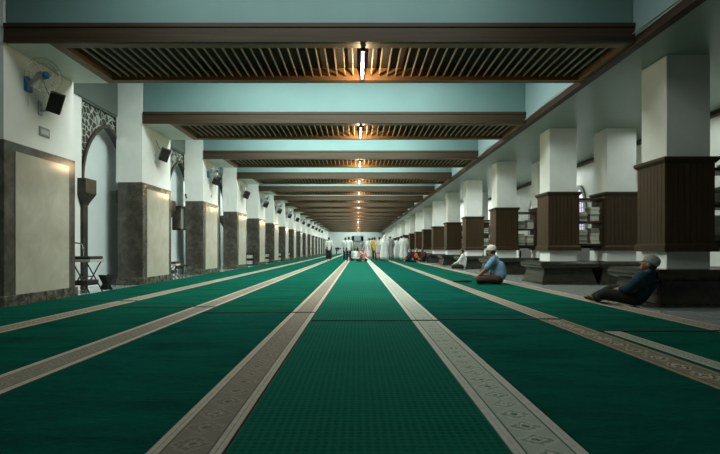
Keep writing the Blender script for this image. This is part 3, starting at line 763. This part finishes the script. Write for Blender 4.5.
person('person in red and white cloth sitting on carpet right of doorway', 363.6, 31, math.radians(160), sitting(.05), o_sit(REDW, BLK))
person('thin person in white standing, leftmost of the robed crowd', 369.3, 37, 0., standing(.1), o_robe(W1))
person('person in off-white robe standing left of the one in mustard', 372.2, 35.5, .2, standing(-.2), o_robe(W2))
person('person in mustard yellow top and dark trousers standing', 374.6, 34.3, -.1, standing(0), o_shirt_trousers(YEL, BRN, True))
person('person in white top and red patterned skirt, left of big white robe', 379.4, 33.6, .1, standing(.2), o_robe(W2, leg=REDW))
person('person in broad white hooded robe in middle of the crowd', 384.6, 31.6, -.1, standing(.1), o_robe(W1, hood=W1, wide=1.12), hair=None, sc=1.03)
person('tall person in grey-white robe behind the broad white one', 389.9, 33.6, .1, standing(-.3), o_robe(GREYC), sc=1.07, hair='cap')
person('person in white top and red skirt deep in the crowd', 393.4, 36.5, .1, standing(), o_robe(W1, leg=REDW))
person('person in plain white robe left of the tallest white robe', 397.0, 34.8, .05, standing(.3), o_robe(W1, wide=1.05))
person('dark-haired person in long white robe, rightmost of the standing crowd', 403.8, 31.6, -.1, standing(-.2), o_robe(W1, wide=1.06), sc=1.06)
person('person in black sitting against right plinths, left of three', 411, 30.4, math.radians(100), sitting(-.02), o_sit(BLK, BLK))
person('person in orange-red scarf over black, middle of three seated', 416.8, 29.5, math.radians(165), sitting(-.02), o_scarf)
person('person in dark clothes sitting at far right of seated three', 423.4, 30.6, math.radians(120), sitting(), o_sit(BRN, CHAR))
person('dark-haired person in white shirt sitting against a black plinth', 0, 0, math.radians(72), sitting(-.05, .3), o_sit(W1, CHAR), loc=(4.22, 19.3, 0), sc=.93, group='people sitting by the right plinths')

# the man in the blue shirt
J = dict(pelvis=(0, 0, .13), chest=(0, .045, .43), neck=(0, .10, .635), head=(0, .165, .775), R=basis((.30, 1, -.14), (0, .1, 1)))
J.update(shR=(.168, .09, .565), shL=(-.168, .09, .565), elR=(.225, .25, .37), elL=(-.215, .24, .36), wrR=(.20, .43, .20), wrL=(-.20, .41, .205),
         hipR=(.095, .02, .12), hipL=(-.095, .02, .12), knR=(.30, .40, .12), knL=(-.30, .38, .115), anR=(-.05, .40, .065), anL=(.10, .50, .065), toR=(-.19, .43, .045), toL=(.24, .52, .04),
         hdR=(0, 1, -.35), hdL=(0, 1, -.35), hnR=(0, -.3, -1), hnL=(0, -.3, -1))
t = thing('person', 'man in blue shirt and white knitted cap sitting cross-legged on green carpet', 'person', (3.30, 11.25, .017), math.radians(63), 'people sitting by the right plinths')
body(t, J, SK, .0065, .5); trousers(t, J, BRN, .009, .55)
P_, C_ = V(J['pelvis']), V(J['chest'])
sg = [(P_ + V((0, -.02, .075)), C_, .138, .150), (C_, V(J['neck']) + V((0, -.02, -.03)), .142, .072), (V((0, -.06, .22)), V((0, -.03, .42)), .13, .13)]
for q in 'RL': sg += [(C_, J['sh' + q], .12, .078), (V(J['sh' + q]), V(J['sh' + q]).lerp(V(J['el' + q]), .80), .082, .074)]
s_ = garment('shirt', t, sg, BLUE, .009, 3)
garment('collar', s_, [(V(J['neck']) + V((.05, -.02, .0)), V(J['neck']) + V((-.05, -.02, 0)), .045, .045), (V(J['neck']) + V((0, -.05, -.01)), V(J['neck']) + V((0, .02, -.02)), .055, .045)], BLUE, .008, 2)
hairdo(t, J, HAIR, .008); cap(t, J, KNITW, 1.22); eyes(t, J['head'], J['R'])

settle(t)
# the man leaning on the plinth
J = dict(pelvis=(0, 0, .115), chest=(0, -.13, .335), neck=(0, -.19, .495), head=(-.01, -.185, .605), R=basis((-.1, 1, .38), (0, -.38, 1)))
J.update(shR=(.185, -.175, .43), shL=(-.185, -.16, .43), elR=(.27, .02, .27), elL=(-.27, .02, .25), wrR=(.13, .22, .23), wrL=(-.12, .20, .215),
         hipR=(.095, .02, .11), hipL=(-.095, .02, .11), knR=(.25, .36, .20), knL=(-.24, .36, .15), anR=(-.05, .58, .060), anL=(.09, .55, .045), toR=(-.15, .66, .09), toL=(.12, .69, .075),
         hdR=(-.6, .7, -.2), hdL=(.6, .7, -.2), hnR=(0, -.2, -1), hnL=(0, -.2, -1))
t = thing('person', 'man in dark blue shirt and grey cap leaning back against the nearest plinth', 'person', (4.08, 7.06, 0), math.radians(47), 'people sitting by the right plinths')
body(t, J, SK, .0065, .6); trousers(t, J, CHAR, .009, .86)
P_, C_ = V(J['pelvis']), V(J['chest'])
sg = [(P_ + V((0, -.01, .02)), C_, .155, .165), (C_, V(J['neck']) + V((0, -.01, -.03)), .155, .075)]
for q in 'RL': sg += [(C_, J['sh' + q], .13, .082), (J['sh' + q], J['el' + q], .078, .064), (J['el' + q], V(J['el' + q]).lerp(V(J['wr' + q]), .6), .062, .05)]
s_ = garment('shirt', t, sg, NAVY, .009, 3)
bm = B(); ell(bm, C_ + V((0, .085, .055)), (.15, .075, .085)); remesh('chest_yoke', bm, NAVY2, s_, .009, 2)
garment('collar', s_, [(V(J['neck']) + V((.05, -.01, .0)), V(J['neck']) + V((-.05, -.01, 0)), .042, .042)], NAVY2, .008, 2)
hairdo(t, J, HAIR, .008); cap(t, J, KNIT, 1.12); eyes(t, J['head'], J['R'])

settle(t, .002)
# small things lying on the carpet
def bundle(name, label, cat, loc, m, pieces, vox=.01):
    bm = B()
    for c, r in pieces: ell(bm, c, r)
    o = remesh(name, bm, m, None, vox, 2); o.location = loc; return tag(o, label, cat)
bundle('folded_cloth', 'thin black folded cloth on carpet before the man in blue shirt', 'cloth', (2.56, 11.72, .032), BLK, [((-.10, 0, .02), (.16, .06, .022)), ((.10, .02, .022), (.15, .05, .03)), ((.0, -.02, .03), (.10, .05, .025))])
bundle('hand_bag', 'small black bag on the carpet left of red and white sitter', 'bag', (px(358.6, 31.6), 31.6, .018), BLK, [((0, 0, .08), (.16, .09, .085)), ((.05, 0, .13), (.08, .05, .06))], .014)
bundle('shoulder_bag', 'small dark bag on carpet beside the standing pair', 'bag', (px(352.2, 34), 34, .018), BLK, [((0, 0, .07), (.14, .09, .075)), ((-.04, 0, .12), (.08, .05, .06))], .014)

# ------------------------------------------------------------------ light
def area(name, loc, sx, sy, e, col, rot=(0, 0, 0)):
    l = bpy.data.lights.new(name, 'AREA'); l.shape = 'RECTANGLE'; l.size = sx; l.size_y = sy; l.energy = e; l.color = col
    o = bpy.data.objects.new(name, l); C.objects.link(o); o.location = loc; o.rotation_euler = rot; return o
COOL = (.90, 1., .97)
WARM = (1., .70, .38)
for i in range(-1, NB):
    y = LY0 + SP * i + (2.9 if i < 0 else 2.45)
    e = {-1: 145, 0: 480, 1: 620, 2: 620}.get(i, 560)
    area('coffer_fill', (-.6, y, 5.2), 5.5, 1.6, e, COOL)  # unseen lamps added in the coffers to light hall and beam faces
for i in range(NB):
    for s in (-1, 1):
        l = bpy.data.lights.new('tube_glow_fill', 'POINT'); l.energy = 25 if i < 4 else 17; l.color = WARM; l.shadow_soft_size = .0  # warm points added under each tube to make the glow on the louvres
        o = bpy.data.objects.new('tube_glow_fill', l); C.objects.link(o); o.location = (.08, LY0 + SP * i + (.75 if s < 0 else 1.2), H - .10)
for i in range(0, NB, 2):
    y = RY0 + SP * i + 2.2
    area('aisle_fill', (6.9, y, H - .1), .5, 3., {0: 24, 2: 80}.get(i, 100), COOL)  # unseen lamps added to brighten the right aisle
for i in range(0, NB, 1):
    y = LY0 + SP * i + 3.6
    area('recess_fill', (-6.4, y, 3.8), .5, 2., 40 if i == 0 else 45, COOL)  # unseen lamps added behind the screens to brighten the left recesses
w = bpy.data.worlds.new('world'); S.world = w; w.use_nodes = True
w.node_tree.nodes['Background'].inputs[0].default_value = (.5, .65, .62, 1); w.node_tree.nodes['Background'].inputs[1].default_value = .05

cam = bpy.data.cameras.new('camera'); co = bpy.data.objects.new('camera', cam); C.objects.link(co)
cam.sensor_fit = 'HORIZONTAL'; cam.sensor_width = 36; cam.lens = F * 36 / 720
cam.shift_x = (360 - CX) / 720; cam.shift_y = (CY - 227) / 720
co.location = (0, 0, EYE); co.rotation_euler = (PI / 2, 0, 0); cam.clip_start = .05; cam.clip_end = 300
S.camera = co
S.view_settings.view_transform = 'Standard'; S.view_settings.look = 'None'; S.view_settings.exposure = 0.
S.cycles.use_denoising = True
S.cycles.max_bounces = 6
